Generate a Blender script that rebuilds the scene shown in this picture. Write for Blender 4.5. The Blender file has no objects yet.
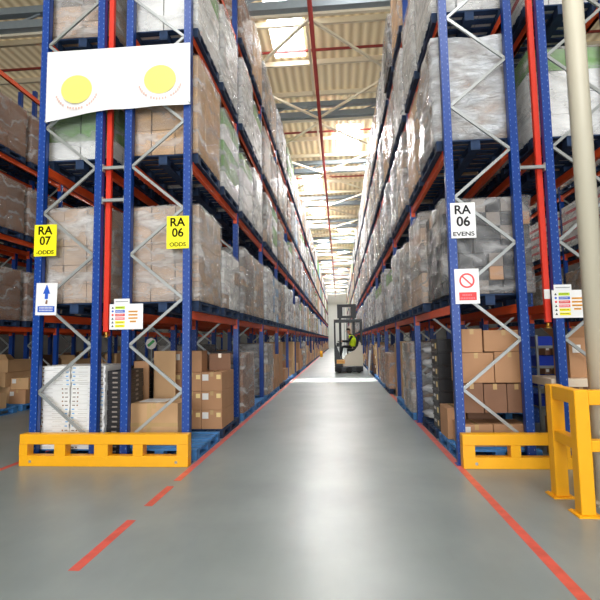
import bpy, bmesh, math, random
from mathutils import Vector, Matrix, noise
S = bpy.context.scene
COL = S.collection
RNG = random.Random(7)
R = math.radians

# ------------------------------------------------------------------ materials
def mat(name, rgb, rough=.6, metal=0., spec=.5, noise_amt=0., nscale=8., stretch=(1, 1, 1), island=0., bump=0., bscale=40., rgb2=None, emit=None, coat=0.):
    m = bpy.data.materials.new(name); m.use_nodes = True
    nt = m.node_tree; b = nt.nodes['Principled BSDF']
    b.inputs['Base Color'].default_value = (*rgb, 1)
    b.inputs['Roughness'].default_value = rough
    b.inputs['Metallic'].default_value = metal
    b.inputs['Specular IOR Level'].default_value = spec
    if coat: b.inputs['Coat Weight'].default_value = coat
    tc = nt.nodes.new('ShaderNodeTexCoord'); mp = nt.nodes.new('ShaderNodeMapping')
    mp.inputs['Scale'].default_value = stretch
    nt.links.new(tc.outputs['Object'], mp.inputs['Vector'])
    last = None
    if noise_amt or rgb2:
        n = nt.nodes.new('ShaderNodeTexNoise'); n.inputs['Scale'].default_value = nscale; n.inputs['Detail'].default_value = 4
        nt.links.new(mp.outputs[0], n.inputs['Vector'])
        rp = nt.nodes.new('ShaderNodeValToRGB'); rp.color_ramp.elements[0].position = .32; rp.color_ramp.elements[1].position = .68
        k = 1 - noise_amt
        c2 = rgb2 if rgb2 else tuple(c * k for c in rgb)
        rp.color_ramp.elements[0].color = (*c2, 1); rp.color_ramp.elements[1].color = (*rgb, 1)
        nt.links.new(n.outputs['Fac'], rp.inputs['Fac']); last = rp.outputs['Color']
    if island:
        g = nt.nodes.new('ShaderNodeNewGeometry'); mr = nt.nodes.new('ShaderNodeMapRange')
        mr.inputs['To Min'].default_value = 1 - island; mr.inputs['To Max'].default_value = 1 + island
        nt.links.new(g.outputs['Random Per Island'], mr.inputs['Value'])
        hs = nt.nodes.new('ShaderNodeHueSaturation'); hs.inputs['Color'].default_value = (*rgb, 1)
        if last: nt.links.new(last, hs.inputs['Color'])
        nt.links.new(mr.outputs[0], hs.inputs['Value']); last = hs.outputs['Color']
    if last: nt.links.new(last, b.inputs['Base Color'])
    if bump:
        n2 = nt.nodes.new('ShaderNodeTexNoise'); n2.inputs['Scale'].default_value = bscale
        nt.links.new(mp.outputs[0], n2.inputs['Vector'])
        bp = nt.nodes.new('ShaderNodeBump'); bp.inputs['Strength'].default_value = bump; bp.inputs['Distance'].default_value = .02
        nt.links.new(n2.outputs['Fac'], bp.inputs['Height']); nt.links.new(bp.outputs[0], b.inputs['Normal'])
    if emit:
        b.inputs['Emission Color'].default_value = (*emit[0], 1); b.inputs['Emission Strength'].default_value = emit[1]
    return m

def s2l(r, g, b):
    f = lambda c: (c / 255 / 12.92) if c / 255 <= .04045 else ((c / 255 + .055) / 1.055) ** 2.4
    return (f(r), f(g), f(b))

def film_mat(name, rgb, lo, hi, rough=.22):
    m = bpy.data.materials.new(name); m.use_nodes = True
    nt = m.node_tree; b = nt.nodes['Principled BSDF']; out = nt.nodes['Material Output']
    b.inputs['Base Color'].default_value = (*rgb, 1); b.inputs['Roughness'].default_value = rough; b.inputs['Specular IOR Level'].default_value = .7
    tr = nt.nodes.new('ShaderNodeBsdfTransparent'); mx = nt.nodes.new('ShaderNodeMixShader')
    tc = nt.nodes.new('ShaderNodeTexCoord'); mp = nt.nodes.new('ShaderNodeMapping')
    mp.inputs['Scale'].default_value = (1.2, 1.2, 3.2); mp.inputs['Rotation'].default_value = (.55, .4, 0)
    n = nt.nodes.new('ShaderNodeTexNoise'); n.inputs['Scale'].default_value = 2.2; n.inputs['Detail'].default_value = 5; n.inputs['Distortion'].default_value = .6
    mr = nt.nodes.new('ShaderNodeMapRange'); mr.inputs['From Min'].default_value = .35; mr.inputs['From Max'].default_value = .68
    mr.inputs['To Min'].default_value = lo; mr.inputs['To Max'].default_value = hi
    bp = nt.nodes.new('ShaderNodeBump'); bp.inputs['Strength'].default_value = .8; bp.inputs['Distance'].default_value = .05
    L = nt.links.new
    n2 = nt.nodes.new('ShaderNodeTexNoise'); n2.inputs['Scale'].default_value = 7; n2.inputs['Detail'].default_value = 3; n2.inputs['Distortion'].default_value = 1.6
    L(mp.outputs[0], n2.inputs['Vector'])
    L(tc.outputs['Object'], mp.inputs['Vector']); L(mp.outputs[0], n.inputs['Vector']); L(n.outputs['Fac'], mr.inputs['Value'])
    L(n2.outputs['Fac'], bp.inputs['Height']); L(bp.outputs[0], b.inputs['Normal'])
    wv = nt.nodes.new('ShaderNodeTexWave'); wv.bands_direction = 'Z'; wv.inputs['Scale'].default_value = .8; wv.inputs['Distortion'].default_value = 11; wv.inputs['Detail'].default_value = 3; wv.inputs['Detail Scale'].default_value = 1.4  # bands whiten the film: wrap overlaps plus painted glare streaks
    mp2 = nt.nodes.new('ShaderNodeMapping'); mp2.inputs['Rotation'].default_value = (.25, .2, 0); L(tc.outputs['Object'], mp2.inputs['Vector']); L(mp2.outputs[0], wv.inputs['Vector'])
    oi = nt.nodes.new('ShaderNodeObjectInfo'); mo = nt.nodes.new('ShaderNodeMath'); mo.operation = 'MULTIPLY'; mo.inputs[1].default_value = 40; L(oi.outputs['Random'], mo.inputs[0]); L(mo.outputs[0], wv.inputs['Phase Offset']); L(mo.outputs[0], mp.inputs['Location'])
    pw = nt.nodes.new('ShaderNodeMath'); pw.operation = 'POWER'; pw.inputs[1].default_value = 5; L(wv.outputs['Fac'], pw.inputs[0])
    ad = nt.nodes.new('ShaderNodeMath'); ad.operation = 'MULTIPLY_ADD'; ad.inputs[1].default_value = .24; ad.use_clamp = True; L(pw.outputs[0], ad.inputs[0]); L(mr.outputs[0], ad.inputs[2])
    mr = ad
    L(mr.outputs[0], mx.inputs['Fac']); L(tr.outputs[0], mx.inputs[1]); L(b.outputs[0], mx.inputs[2]); L(mx.outputs[0], out.inputs['Surface'])
    return m

M = {}
M['blue'] = mat('rack blue paint', s2l(6, 62, 146), .38, noise_amt=.12, nscale=5)
M['orange'] = mat('beam orange paint', s2l(244, 92, 40), .4, noise_amt=.12, nscale=4)
M['darkbeam'] = M['orange']
M['galv'] = mat('galvanised steel', s2l(168, 172, 172), .4, metal=.5, noise_amt=.1)
M['hole'] = mat('punched slot', s2l(120, 146, 196), .5)
M['yellow'] = mat('barrier yellow paint', s2l(244, 174, 14), .42, noise_amt=.06, nscale=6)
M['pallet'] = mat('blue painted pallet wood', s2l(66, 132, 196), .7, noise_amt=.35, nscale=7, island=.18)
M['palletd'] = mat('old blue pallet wood', s2l(30, 56, 92), .75, noise_amt=.4, nscale=7, island=.2)  # darker copy for racked pallets: underside shade put into the colour
M['kraft'] = mat('kraft board', s2l(186, 140, 102), .75, noise_amt=.08, nscale=3, island=.08)
M['kraft2'] = mat('pale kraft board', s2l(206, 166, 122), .75, noise_amt=.1, nscale=3, island=.08)
M['kraft3'] = mat('dark kraft board', s2l(140, 102, 78), .75, noise_amt=.12, nscale=3, island=.1)
M['tape'] = mat('parcel tape', s2l(200, 168, 120), .2, coat=.4)
M['label'] = mat('white paper label', s2l(232, 230, 226), .6)
M['ylabel'] = mat('cream paper label', s2l(238, 214, 150), .6)
M['taupe'] = mat('taupe cartons', s2l(188, 160, 136), .7, noise_amt=.1, nscale=4, island=.13)
M['grey'] = mat('grey cartons', s2l(142, 132, 124), .7, noise_amt=.15, nscale=4, island=.12)
M['white'] = mat('white cartons', s2l(234, 234, 232), .6, noise_amt=.06, nscale=3, island=.06)
M['green'] = mat('green cartons', s2l(122, 166, 96), .6, noise_amt=.12, nscale=3, island=.12)
M['black'] = mat('black plastic', s2l(36, 34, 36), .4, noise_amt=.1)
M['dark'] = mat('charcoal cartons', s2l(44, 44, 47), .5, noise_amt=.25, nscale=5, island=.3)
M['pink'] = mat('pink red stripe', s2l(205, 92, 98), .6)
M['lblue'] = mat('pale blue cartons', s2l(112, 168, 216), .6, island=.1, noise_amt=.1)
M['tote'] = mat('blue plastic tote', s2l(28, 62, 190), .35)
M['film'] = film_mat('clear stretch film', s2l(240, 240, 240), .05, .3, .12)
M['filmheavy'] = film_mat('milky stretch film', s2l(226, 226, 226), .1, .5, .14)
M['silver'] = film_mat('crinkled silver film', s2l(212, 216, 220), .35, .9, .12)
M['redpipe'] = mat('red pipe paint', s2l(222, 56, 36), .35)
M['brass'] = mat('brass', s2l(190, 150, 70), .3, metal=.8)
M['signwhite'] = mat('sign white', s2l(240, 240, 240), .35)
M['signyellow'] = mat('sign yellow', s2l(255, 244, 30), .4)
M['ink'] = mat('sign ink', s2l(28, 28, 30), .5)
M['yink'] = mat('sign olive ink', s2l(96, 96, 10), .5)
M['signred'] = mat('sign red', s2l(222, 48, 52), .4)
M['signblue'] = mat('sign blue', s2l(36, 92, 200), .4)
M['signpink'] = mat('sign pink', s2l(240, 120, 128), .4)
M['signgreen'] = mat('sign lime', s2l(196, 226, 40), .4)
M['signorange'] = mat('sign orange', s2l(240, 170, 60), .4)
M['column'] = mat('cream column paint', s2l(214, 206, 184), .45, noise_amt=.08, nscale=3, stretch=(1, 1, .3))
M['redline'] = mat('worn red floor paint', s2l(214, 88, 72), .45, noise_amt=.25, nscale=9)
M['cream'] = mat('cream truck paint', s2l(226, 214, 188), .3)
M['truckdark'] = mat('truck charcoal paint', s2l(18, 21, 25), .4)
M['rubber'] = mat('black rubber', s2l(22, 22, 24), .7)
M['hivis'] = mat('hi vis fabric', s2l(214, 245, 30), .7)
M['cloth'] = mat('dark work cloth', s2l(28, 30, 38), .85)
M['skin'] = mat('skin', s2l(205, 150, 125), .55)
M['hair'] = mat('dark hair', s2l(40, 28, 22), .8)
M['roofbeam'] = mat('blue grey girder paint', s2l(140, 152, 160), .5, noise_amt=.08)
M['purlin'] = mat('cream purlin paint', s2l(240, 230, 205), .5)
M['maroon'] = mat('maroon main pipe', s2l(158, 60, 56), .4)
M['wall'] = mat('white cladding', s2l(240, 240, 234), .6, noise_amt=.03, nscale=1)
M['sidewall'] = mat('grey cladding', s2l(84, 82, 80), .6, noise_amt=.08, nscale=1)

# floor: polished grey concrete
m = mat('polished concrete floor', s2l(136, 144, 143), .28, rgb2=s2l(118, 127, 126), nscale=.9, spec=.5)
nt = m.node_tree; b = nt.nodes['Principled BSDF']
tc = nt.nodes.new('ShaderNodeTexCoord'); mp = nt.nodes.new('ShaderNodeMapping'); mp.inputs['Scale'].default_value = (1, .25, 1); mp.inputs['Rotation'].default_value = (0, 0, .15)
n = nt.nodes.new('ShaderNodeTexNoise'); n.inputs['Scale'].default_value = 2.5; n.inputs['Detail'].default_value = 1
mr = nt.nodes.new('ShaderNodeMapRange'); mr.inputs['To Min'].default_value = .23; mr.inputs['To Max'].default_value = .31
bp = nt.nodes.new('ShaderNodeBump'); bp.inputs['Strength'].default_value = .02
n3 = nt.nodes.new('ShaderNodeTexNoise'); n3.inputs['Scale'].default_value = 12; n3.inputs['Detail'].default_value = 8
mxc = nt.nodes.new('ShaderNodeMix'); mxc.data_type = 'RGBA'; mxc.blend_type = 'MULTIPLY'; mxc.inputs['Factor'].default_value = .35
rp = [x for x in nt.nodes if x.type == 'VALTORGB'][0]
nt.links.new(tc.outputs['Object'], mp.inputs[0]); nt.links.new(mp.outputs[0], n.inputs['Vector']); nt.links.new(n.outputs['Fac'], mr.inputs['Value'])
b.inputs['Roughness'].default_value = .34
nt.links.new(mp.outputs[0], n3.inputs['Vector']); nt.links.new(rp.outputs['Color'], mxc.inputs['A']); nt.links.new(n3.outputs['Color'], mxc.inputs['B'])
g3 = nt.nodes.new('ShaderNodeMapRange'); g3.inputs['From Min'].default_value = .3; g3.inputs['From Max'].default_value = .7; g3.inputs['To Min'].default_value = .9; g3.inputs['To Max'].default_value = 1.
nt.links.new(n3.outputs['Fac'], g3.inputs['Value']); nt.links.new(g3.outputs[0], mxc.inputs['B'])
nt.links.new(mxc.outputs['Result'], b.inputs['Base Color'])
M['floor'] = m

# roof sheet: corrugated cream
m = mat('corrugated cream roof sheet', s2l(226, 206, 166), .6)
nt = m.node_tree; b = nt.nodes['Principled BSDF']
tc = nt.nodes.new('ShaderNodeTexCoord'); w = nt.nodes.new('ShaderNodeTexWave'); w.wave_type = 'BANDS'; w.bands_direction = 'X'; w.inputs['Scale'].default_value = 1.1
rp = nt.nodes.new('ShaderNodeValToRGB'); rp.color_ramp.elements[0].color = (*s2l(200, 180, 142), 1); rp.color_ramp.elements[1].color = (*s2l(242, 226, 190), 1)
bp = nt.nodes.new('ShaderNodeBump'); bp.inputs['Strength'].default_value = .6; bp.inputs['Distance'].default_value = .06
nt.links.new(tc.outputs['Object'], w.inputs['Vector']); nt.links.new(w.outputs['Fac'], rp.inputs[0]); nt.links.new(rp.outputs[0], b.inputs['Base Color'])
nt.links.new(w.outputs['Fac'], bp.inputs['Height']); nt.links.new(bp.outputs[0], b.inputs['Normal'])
nt.links.new(rp.outputs[0], b.inputs['Emission Color']); b.inputs['Emission Strength'].default_value = .12   # added glow in the sheet colour, brightens roof and aisle
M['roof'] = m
M['skylight'] = mat('daylit translucent rooflight', (.9, .88, .75), .5, emit=((.96, .98, 1.), 44.))  # shared by real rooflights and panels added to light the aisle
M['skylightdim'] = mat('dusty translucent rooflight', (.9, .88, .75), .5, emit=((.97, .98, 1.), 7.))  # weaker glow for added panels near the camera and far wall

# ------------------------------------------------------------------ helpers
def bx(bm, x0, x1, y0, y1, z0, z1, mi=0, mtx=None):
    vs = [bm.verts.new((x, y, z)) for x in (x0, x1) for y in (y0, y1) for z in (z0, z1)]
    if mtx is not None:
        for v in vs: v.co = mtx @ v.co
    for f in ((0, 1, 3, 2), (4, 6, 7, 5), (0, 4, 5, 1), (2, 3, 7, 6), (0, 2, 6, 4), (1, 5, 7, 3)):
        fc = bm.faces.new([vs[i] for i in f]); fc.material_index = mi
    return vs

def bar(bm, a, b, w, t, up=Vector((0, 1, 0)), mi=0):
    a, b = Vector(a), Vector(b); d = b - a; L = d.length; z = d.normalized()
    x = up.cross(z)
    if x.length < 1e-4: x = Vector((1, 0, 0)).cross(z)
    x.normalize(); y = z.cross(x)
    mt = Matrix((x, y, z)).transposed().to_4x4(); mt.translation = a
    return bx(bm, -w / 2, w / 2, -t / 2, t / 2, 0, L, mi, mt)

def cyl(bm, a, b, r0, r1=None, seg=20, mi=0):
    r1 = r0 if r1 is None else r1
    a, b = Vector(a), Vector(b); d = b - a; z = d.normalized()
    x = Vector((1, 0, 0)) if abs(z.x) < .9 else Vector((0, 1, 0)); x = (x - z * x.dot(z)).normalized(); y = z.cross(x)
    r = [[bm.verts.new(p + (x * math.cos(2 * math.pi * i / seg) + y * math.sin(2 * math.pi * i / seg)) * rr) for i in range(seg)] for p, rr in ((a, r0), (b, r1))]
    for i in range(seg):
        f = bm.faces.new((r[0][i], r[0][(i + 1) % seg], r[1][(i + 1) % seg], r[1][i])); f.material_index = mi; f.smooth = True
    f = bm.faces.new(r[0][::-1]); f.material_index = mi
    f = bm.faces.new(r[1]); f.material_index = mi

def prism(bm, pts, y0, y1, mi=0):      # polygon in XZ extruded along Y
    a = [bm.verts.new((x, y0, z)) for x, z in pts]; b = [bm.verts.new((x, y1, z)) for x, z in pts]
    n = len(pts)
    for i in range(n): bm.faces.new((a[i], a[(i + 1) % n], b[(i + 1) % n], b[i])).material_index = mi
    bm.faces.new(a[::-1]).material_index = mi; bm.faces.new(b).material_index = mi

def mesh(name, bm, mats, bevel=0.):
    if bevel:
        bmesh.ops.bevel(bm, geom=[e for e in bm.edges], offset=bevel, segments=1, affect='EDGES', clamp_overlap=True)
    bmesh.ops.recalc_face_normals(bm, faces=bm.faces)
    me = bpy.data.meshes.new(name); bm.to_mesh(me); bm.free()
    for m in (mats if isinstance(mats, (list, tuple)) else [mats]): me.materials.append(M[m] if isinstance(m, str) else m)
    return me

def obj(name, me, parent=None, loc=None, rot=None):
    o = bpy.data.objects.new(name, me); COL.objects.link(o)
    if parent: o.parent = parent
    if loc: o.location = loc
    if rot: o.rotation_euler = rot
    return o

def tag(o, label=None, cat=None, group=None, kind=None):
    if label: o['label'] = label
    if cat: o['category'] = cat
    if group: o['group'] = group
    if kind: o['kind'] = kind
    return o

def thing(name, label, cat, loc=(0, 0, 0), rz=0, group=None):
    o = obj(name, None, None, loc, (0, 0, rz)); return tag(o, label, cat, group)

def copy_tree(o, parent=None):
    c = o.copy(); COL.objects.link(c)
    if parent: c.parent = parent
    for ch in KIDS.get(o.name, []): KIDS.setdefault(c.name, []).append(copy_tree(ch, c))
    return c
KIDS = {}
def part(name, me, parent, loc=None, rot=None):
    o = obj(name, me, parent, loc, rot); KIDS.setdefault(parent.name, []).append(o); return o

ORD = ['first', 'second', 'third', 'fourth', 'fifth', 'sixth', 'seventh', 'eighth', 'ninth', 'tenth', 'eleventh', 'twelfth', 'thirteenth', 'fourteenth', 'fifteenth', 'sixteenth', 'seventeenth', 'eighteenth', 'nineteenth', 'twentieth']

# ------------------------------------------------------------------ building shell
def struct(name, bm, m): 
    o = obj(name, mesh(name, bm, m)); o['kind'] = 'structure'; return o
YB, YF, XL, XR, ZR = -12., 92., -15., 14., 10.9
bm = bmesh.new(); bx(bm, XL, XR, YB, YF, -.2, 0); struct('floor', bm, 'floor')
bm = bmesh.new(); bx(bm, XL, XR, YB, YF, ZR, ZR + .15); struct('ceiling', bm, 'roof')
bm = bmesh.new(); bx(bm, XL, XR, YF, YF + .2, 0, ZR); struct('wall_far', bm, 'wall')
bm = bmesh.new(); bx(bm, XL - .2, XL, YB, YF, 0, 10.3); struct('wall_left', bm, 'sidewall')
bm = bmesh.new(); bx(bm, XR, XR + .2, YB, YF, 0, 10.3); struct('wall_right', bm, 'sidewall')
bm = bmesh.new()                                   # wall behind the camera with a wide opening added to admit light
bx(bm, XL, -5, YB - .2, YB, 0, ZR); bx(bm, 5, XR, YB - .2, YB, 0, ZR); bx(bm, -5, 5, YB - .2, YB, 6.2, ZR)
struct('wall_back', bm, 'wall')
# roof lights: a few real panels over the aisle, the rest added for brightness
k = 1
for (x0, x1, y0, y1) in [(.1, 1.1, 20.1, 22.9), (.1, 1.1, 38., 40.6), (.1, 1.1, 50, 52.6), (.1, 1.1, 62, 64.6), (.1, 1.1, 74, 76.6), (-1.9, -.9, 26, 28.8), (-1.9, -.9, 12, 14.8), (.1, 1.1, 8, 10.8), (-4, -2, -5, 2), (2, 4, -5, 2), (-1.9, -.9, 32, 34.6), (-1.9, -.9, 44, 46.8), (-1.9, -.9, 56, 58.6), (-1.9, -.9, 68, 70.6), (-1.9, -.9, 80, 82), (-4, 4, 84.2, 85.2), (-4, 4, 88, 89.4)]:
    bm = bmesh.new(); bx(bm, x0, x1, y0, y1, ZR - .03, ZR - .002)
    o = obj('window_%d' % k, mesh('rooflight', bm, 'skylight' if 15 < y0 < 83 else 'skylightdim')); o['kind'] = 'structure'; k += 1
# purlins and red runner lines in the roof: structure
bm = bmesh.new()
y = 7.
while y < YF:
    bx(bm, XL, XR, y, y + .09, ZR - .2, ZR - .035); y += 2.
struct('trim_1', bm, 'purlin')
bm = bmesh.new()
y = 8.4
while y < YF:
    bx(bm, XL, XR, y, y + .05, ZR - .12, ZR - .05); y += 6.
struct('trim_2', bm, 'maroon')
# girders across the hall
gi = 1
for i in range(14):
    Y = 11.5 + 6 * i
    bm = bmesh.new()
    bx(bm, XL, XR, Y - .1, Y + .1, 10.47, 10.66); bx(bm, XL, XR, Y - .1, Y + .1, 10.05, 10.27)
    x = XL + .5
    s = 1
    while x < XR - 1:
        bar(bm, (x, Y, 10.27), (x + .6, Y, 10.47), .05, .05); x += 1.2
    o = thing('roof_girder', 'blue grey double roof girder, %s one from the near end' % ORD[i], 'girder', (0, 0, 0), 0, 'girders under the roof')
    part('girder_chords', mesh('girder_chords', bm, 'roofbeam'), o)
    bm = bmesh.new()
    bx(bm, XL, XR, Y + .1, Y + .2, 9.98, 10.05)
    part('lower_strut', mesh('lower_strut', bm, 'purlin'), o)
# wind bracing in plan, one diamond per roof bay
for i in range(13):
    Y = 11.5 + 6 * i
    o = thing('roof_brace', 'cream diagonal roof braces between girders, %s bay from the near end' % ORD[i], 'brace', (0, 0, 0), 0, 'wind braces under the roof')
    for (a, b_) in (((-.6, Y + .2), (-3.0, Y + 3)), ((-3.0, Y + 3), (-.6, Y + 5.8)), ((-.6, Y + .2), (1.9, Y + 3)), ((1.9, Y + 3), (-.6, Y + 5.8))):
        bm = bmesh.new(); bar(bm, (*a, 9.93), (*b_, 9.93), .07, .07, Vector((0, 0, 1)))
        part('diagonal', mesh('diagonal', bm, 'purlin'), o)
o = thing('sprinkler_main', 'long maroon pipe running the length of the roof above the aisle', 'pipe')
bm = bmesh.new(); cyl(bm, (-.55, 6, 9.85), (-.55, YF - .05, 9.85), .06); part('pipe', mesh('pipe', bm, 'maroon'), o)
bm = bmesh.new()
for i in range(14): bx(bm, -.58, -.52, 11.45 + 6 * i, 11.5 + 6 * i, 9.91, 10.05)
h = part('hangers', mesh('hangers', bm, 'galv'), o); h['kind'] = 'stuff'
o = thing('roof_tie', 'long cream tie beside the maroon roof pipe', 'beam')
bm = bmesh.new(); bx(bm, -.78, -.7, 6, YF - .05, 10.66, 10.74); part('tie_bar', mesh('tie_bar', bm, 'purlin'), o)

# ------------------------------------------------------------------ pallet racking
Y0, BAY = 6.01, 2.937
LV = [1.885, 3.93, 5.745, 7.6]
HT = 8.5
def post_mesh(h, detail=True):
    bm = bmesh.new()
    # omega section: web towards the aisle, open rear
    W, D, T = .05, .045, .004
    bx(bm, -W, W, -D, -D + .012, 0, h); bx(bm, -W, -W + .012, -D, D, 0, h); bx(bm, W - .012, W, -D, D, 0, h)
    bx(bm, -W, -W + .03, D - .012, D, 0, h); bx(bm, W - .03, W, D - .012, D, 0, h)
    bx(bm, -W + .012, W - .012, -.005, .005, 0, h)
    bx(bm, -.07, .07, -.06, .06, 0, .012)
    if detail:
        z = .1
        while z < min(h, 6.4):
            bx(bm, W - .022, W - .014, -D - .0012, -D, z, z + .02, 1)
            bx(bm, -W + .014, -W + .02, -D - .0012, -D, z + .035, z + .05, 1)
            z += .075
    return mesh('post', bm, ['blue', 'hole'])
POST_D, POST_S = post_mesh(HT), post_mesh(HT, False)
def beam_mesh():
    bm = bmesh.new(); L = BAY - .1
    bx(bm, -.022, .022, -L / 2, L / 2, -.055, .055)
    bx(bm, -.027, .027, -L / 2, L / 2, .035, .055); bx(bm, -.027, .027, -L / 2, L / 2, -.055, -.035)
    for s in (-1, 1):
        bx(bm, -.034, .034, s * L / 2 - .03, s * L / 2 + .03, -.12, .08)
    return mesh('beam', bm, 'orange')
BEAM = beam_mesh()
def brace_mesh(a, b):
    bm = bmesh.new(); bar(bm, a, b, .036, .026); return mesh('brace', bm, 'galv')
def rack(label, near, far, bays, levels, flue_first, detail):
    """near = aisle side X; flue_first True -> lower zigzag node sits on the far post"""
    root = thing('pallet_rack', label, 'rack', (near, Y0, 0))
    dx = far - near
    Bm = {}
    zs = [.3 + .6 * i for i in range(14)]
    for i in range(13):
        xa, xb = (dx, 0) if i % 2 == 0 else (0, dx)
        s = .05 if dx < 0 else -.05
        e = lambda x: x + (s if abs(x) > 1e-6 else -s)
        Bm[i] = brace_mesh((e(xa), -.02, zs[i]), (e(xb), -.02, zs[i + 1]))
    nb = 0; rest = bmesh.new()
    for f in range(bays + 1):
        for x in (0, dx):
            if f < 2: part('post', POST_D, root, (x, f * BAY, 0))
            else: part('post', POST_S, root, (x, f * BAY, 0))
        for i in range(13):
            if nb < 96: part('brace', Bm[i], root, (0, f * BAY, 0)); nb += 1
            else:
                t = bmesh.new(); t.from_mesh(Bm[i]); bmesh.ops.translate(t, vec=(0, f * BAY, 0), verts=t.verts)
                tm = bpy.data.meshes.new('t'); t.to_mesh(tm); t.free(); rest.from_mesh(tm); bpy.data.meshes.remove(tm)
    if nb >= 96:
        tag(part('brace', mesh('far_braces', rest, 'galv'), root), kind='stuff')
    n = 0; rest = bmesh.new()
    for f in range(bays):
        for x in (0, dx):
            for z in LV[:levels]:
                if n < 98: part('beam', BEAM, root, (x, (f + .5) * BAY, z)); n += 1
                else:
                    t = bmesh.new(); t.from_mesh(BEAM); bmesh.ops.translate(t, vec=(x, (f + .5) * BAY, z), verts=t.verts)
                    tm = bpy.data.meshes.new('t'); t.to_mesh(tm); t.free(); rest.from_mesh(tm); bpy.data.meshes.remove(tm)
    if n >= 98:
        tag(part('beam', mesh('far_beams', rest, 'orange'), root), kind='stuff')
    return root
ROWS = {
    'A': dict(n=-1.973, f=-2.787, bays=26, lv=4, name='left aisle rack'),
    'B': dict(n=-4.015, f=-3.2, bays=12, lv=4, name='left back rack'),
    'C': dict(n=1.44, f=2.252, bays=26, lv=4, name='right aisle rack'),
    'D': dict(n=3.48, f=2.668, bays=12, lv=4, name='right back rack'),
    'E': dict(n=-7.43, f=-8.245, bays=8, lv=4, name='far left rack'),
    'G': dict(n=-9.47, f=-8.66, bays=7, lv=4, name='outermost left rack'),
    'F': dict(n=6.89, f=7.7, bays=8, lv=4, name='far right rack'),
}
rack('long blue and orange pallet rack lining the left of the main aisle', -1.973, -2.787, 26, 4, True, True)
rack('blue and orange pallet rack back to back behind the left aisle rack', -4.015, -3.2, 12, 4, True, True)
rack('long blue and orange pallet rack lining the right of the main aisle', 1.44, 2.252, 26, 4, True, True)
rack('blue and orange pallet rack back to back behind the right aisle rack', 3.48, 2.668, 12, 4, True, True)
rack('blue and orange pallet rack across the next aisle, far left edge', -7.43, -8.245, 8, 4, True, False)
rack('blue and orange pallet rack back to back behind the far left rack', -9.47, -8.66, 7, 4, True, False)
rack('blue and orange pallet rack across the next aisle, far right edge', 6.89, 7.7, 8, 4, True, False)
# row spacers joining the back to back racks
for k, (x0, x1, z) in enumerate([(-3.15, -2.837, 3.9), (-3.15, -2.837, 3.45), (2.302, 2.618, 3.65)]):
    o = thing('row_spacer', ['grey spacer bar bridging the left racks, upper one', 'grey spacer bar bridging the left racks, lower one', 'grey spacer bar bridging the right racks beside the red pipe'][k], 'spacer', (0, 0, 0))
    bm = bmesh.new(); bx(bm, x0, x1, Y0 - .03, Y0 + .01, z - .02, z + .02)
    for x in (x0, x1): bx(bm, x if x == x0 else x - .012, x + .012 if x == x0 else x, Y0 - .035, Y0 + .03, z - .05, z + .05)
    part('spacer_bar', mesh('spacer_bar', bm, 'galv'), o)

# ------------------------------------------------------------------ pallets
def pallet_mesh(m):                    # 1.2 along Y, 1.0 along X, origin bottom centre
    bm = bmesh.new()
    for i in range(7):
        y = -.6 + i * .18333; bx(bm, -.5, .5, y, y + .1, .122, .14)
    for x in (-.5, -.06, .38): bx(bm, x, x + .12, -.6, .6, .1, .12)
    for x in (-.5, -.06, .38):
        for y in (-.6, -.07, .46): bx(bm, x, x + .12, y, y + .14, .022, .1)
    for x in (-.5, -.06, .38): bx(bm, x, x + .12, -.6, .6, .0, .02)
    return mesh('pallet', bm, m)
PAL = [pallet_mesh('pallet'), pallet_mesh('palletd')]
npal = 0
def pallet(x, y, z, label, rz=0, v=None):
    global npal; npal += 1
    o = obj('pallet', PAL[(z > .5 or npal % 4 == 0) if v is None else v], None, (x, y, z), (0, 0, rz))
    return tag(o, label, 'pallet', 'blue wooden pallets')

# ------------------------------------------------------------------ palletised loads
def stack_mesh(w, d, h, nx, ny, nz, mats, pick=None, jit=.006, seed=0, gap=.0075, topfrac=1.):
    r = random.Random(seed); bm = bmesh.new()
    cw, cd, ch = w / nx, d / ny, h / nz
    for k in range(nz):
        for i in range(nx):
            for j in range(ny):
                if k == nz - 1 and r.random() > topfrac: continue
                if 0 < i < nx - 1 and 0 < j < ny - 1 and k < nz - 1: continue
                ox, oy = r.uniform(-jit, jit), r.uniform(-jit, jit)
                mi = pick(i, j, k, r) if pick else 0
                x0 = -w / 2 + i * cw + gap + ox; y0 = -d / 2 + j * cd + gap + oy
                bx(bm, x0, x0 + cw - 2 * gap, y0, y0 + cd - 2 * gap, k * ch + gap * .3, (k + 1) * ch - gap * .6, mi)
    return mesh('cartons', bm, mats)
def film_mesh(w, d, h, m, amp=.014, seed=0, n=9, round_=.06):
    bm = bmesh.new()
    bmesh.ops.create_cube(bm, size=1.)
    bmesh.ops.subdivide_edges(bm, edges=bm.edges, cuts=n, use_grid_fill=True)
    off = Vector((seed * 3.7, seed * 1.3, 0))
    for v in bm.verts:
        p = v.co.copy()
        q = Vector((p.x * w, p.y * d, (p.z + .5) * h))
        # soften vertical corners and the top edges
        cx, cy = abs(p.x) * 2, abs(p.y) * 2
        r = max(0, cx + cy - 1.8) * round_ * 2
        q.x -= math.copysign(r * .5, q.x); q.y -= math.copysign(r * .5, q.y)
        if p.z > .49 and max(cx, cy) > .9: q.z -= .015
        nn = noise.noise(q * 3.2 + off) * amp * 1.6 + noise.noise(Vector((q.x * 5, q.y * 5, q.z * 11)) + off) * amp
        nrm = Vector((p.x if cx >= .99 else 0, p.y if cy >= .99 else 0, p.z if p.z > .49 else 0))
        if nrm.length > 0: q += nrm.normalized() * (nn + amp)
        q.z = max(q.z, .004)
        v.co = q
    for f in bm.faces: f.smooth = True
    return mesh('stretch_film', bm, m)
KINDS = {}
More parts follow.
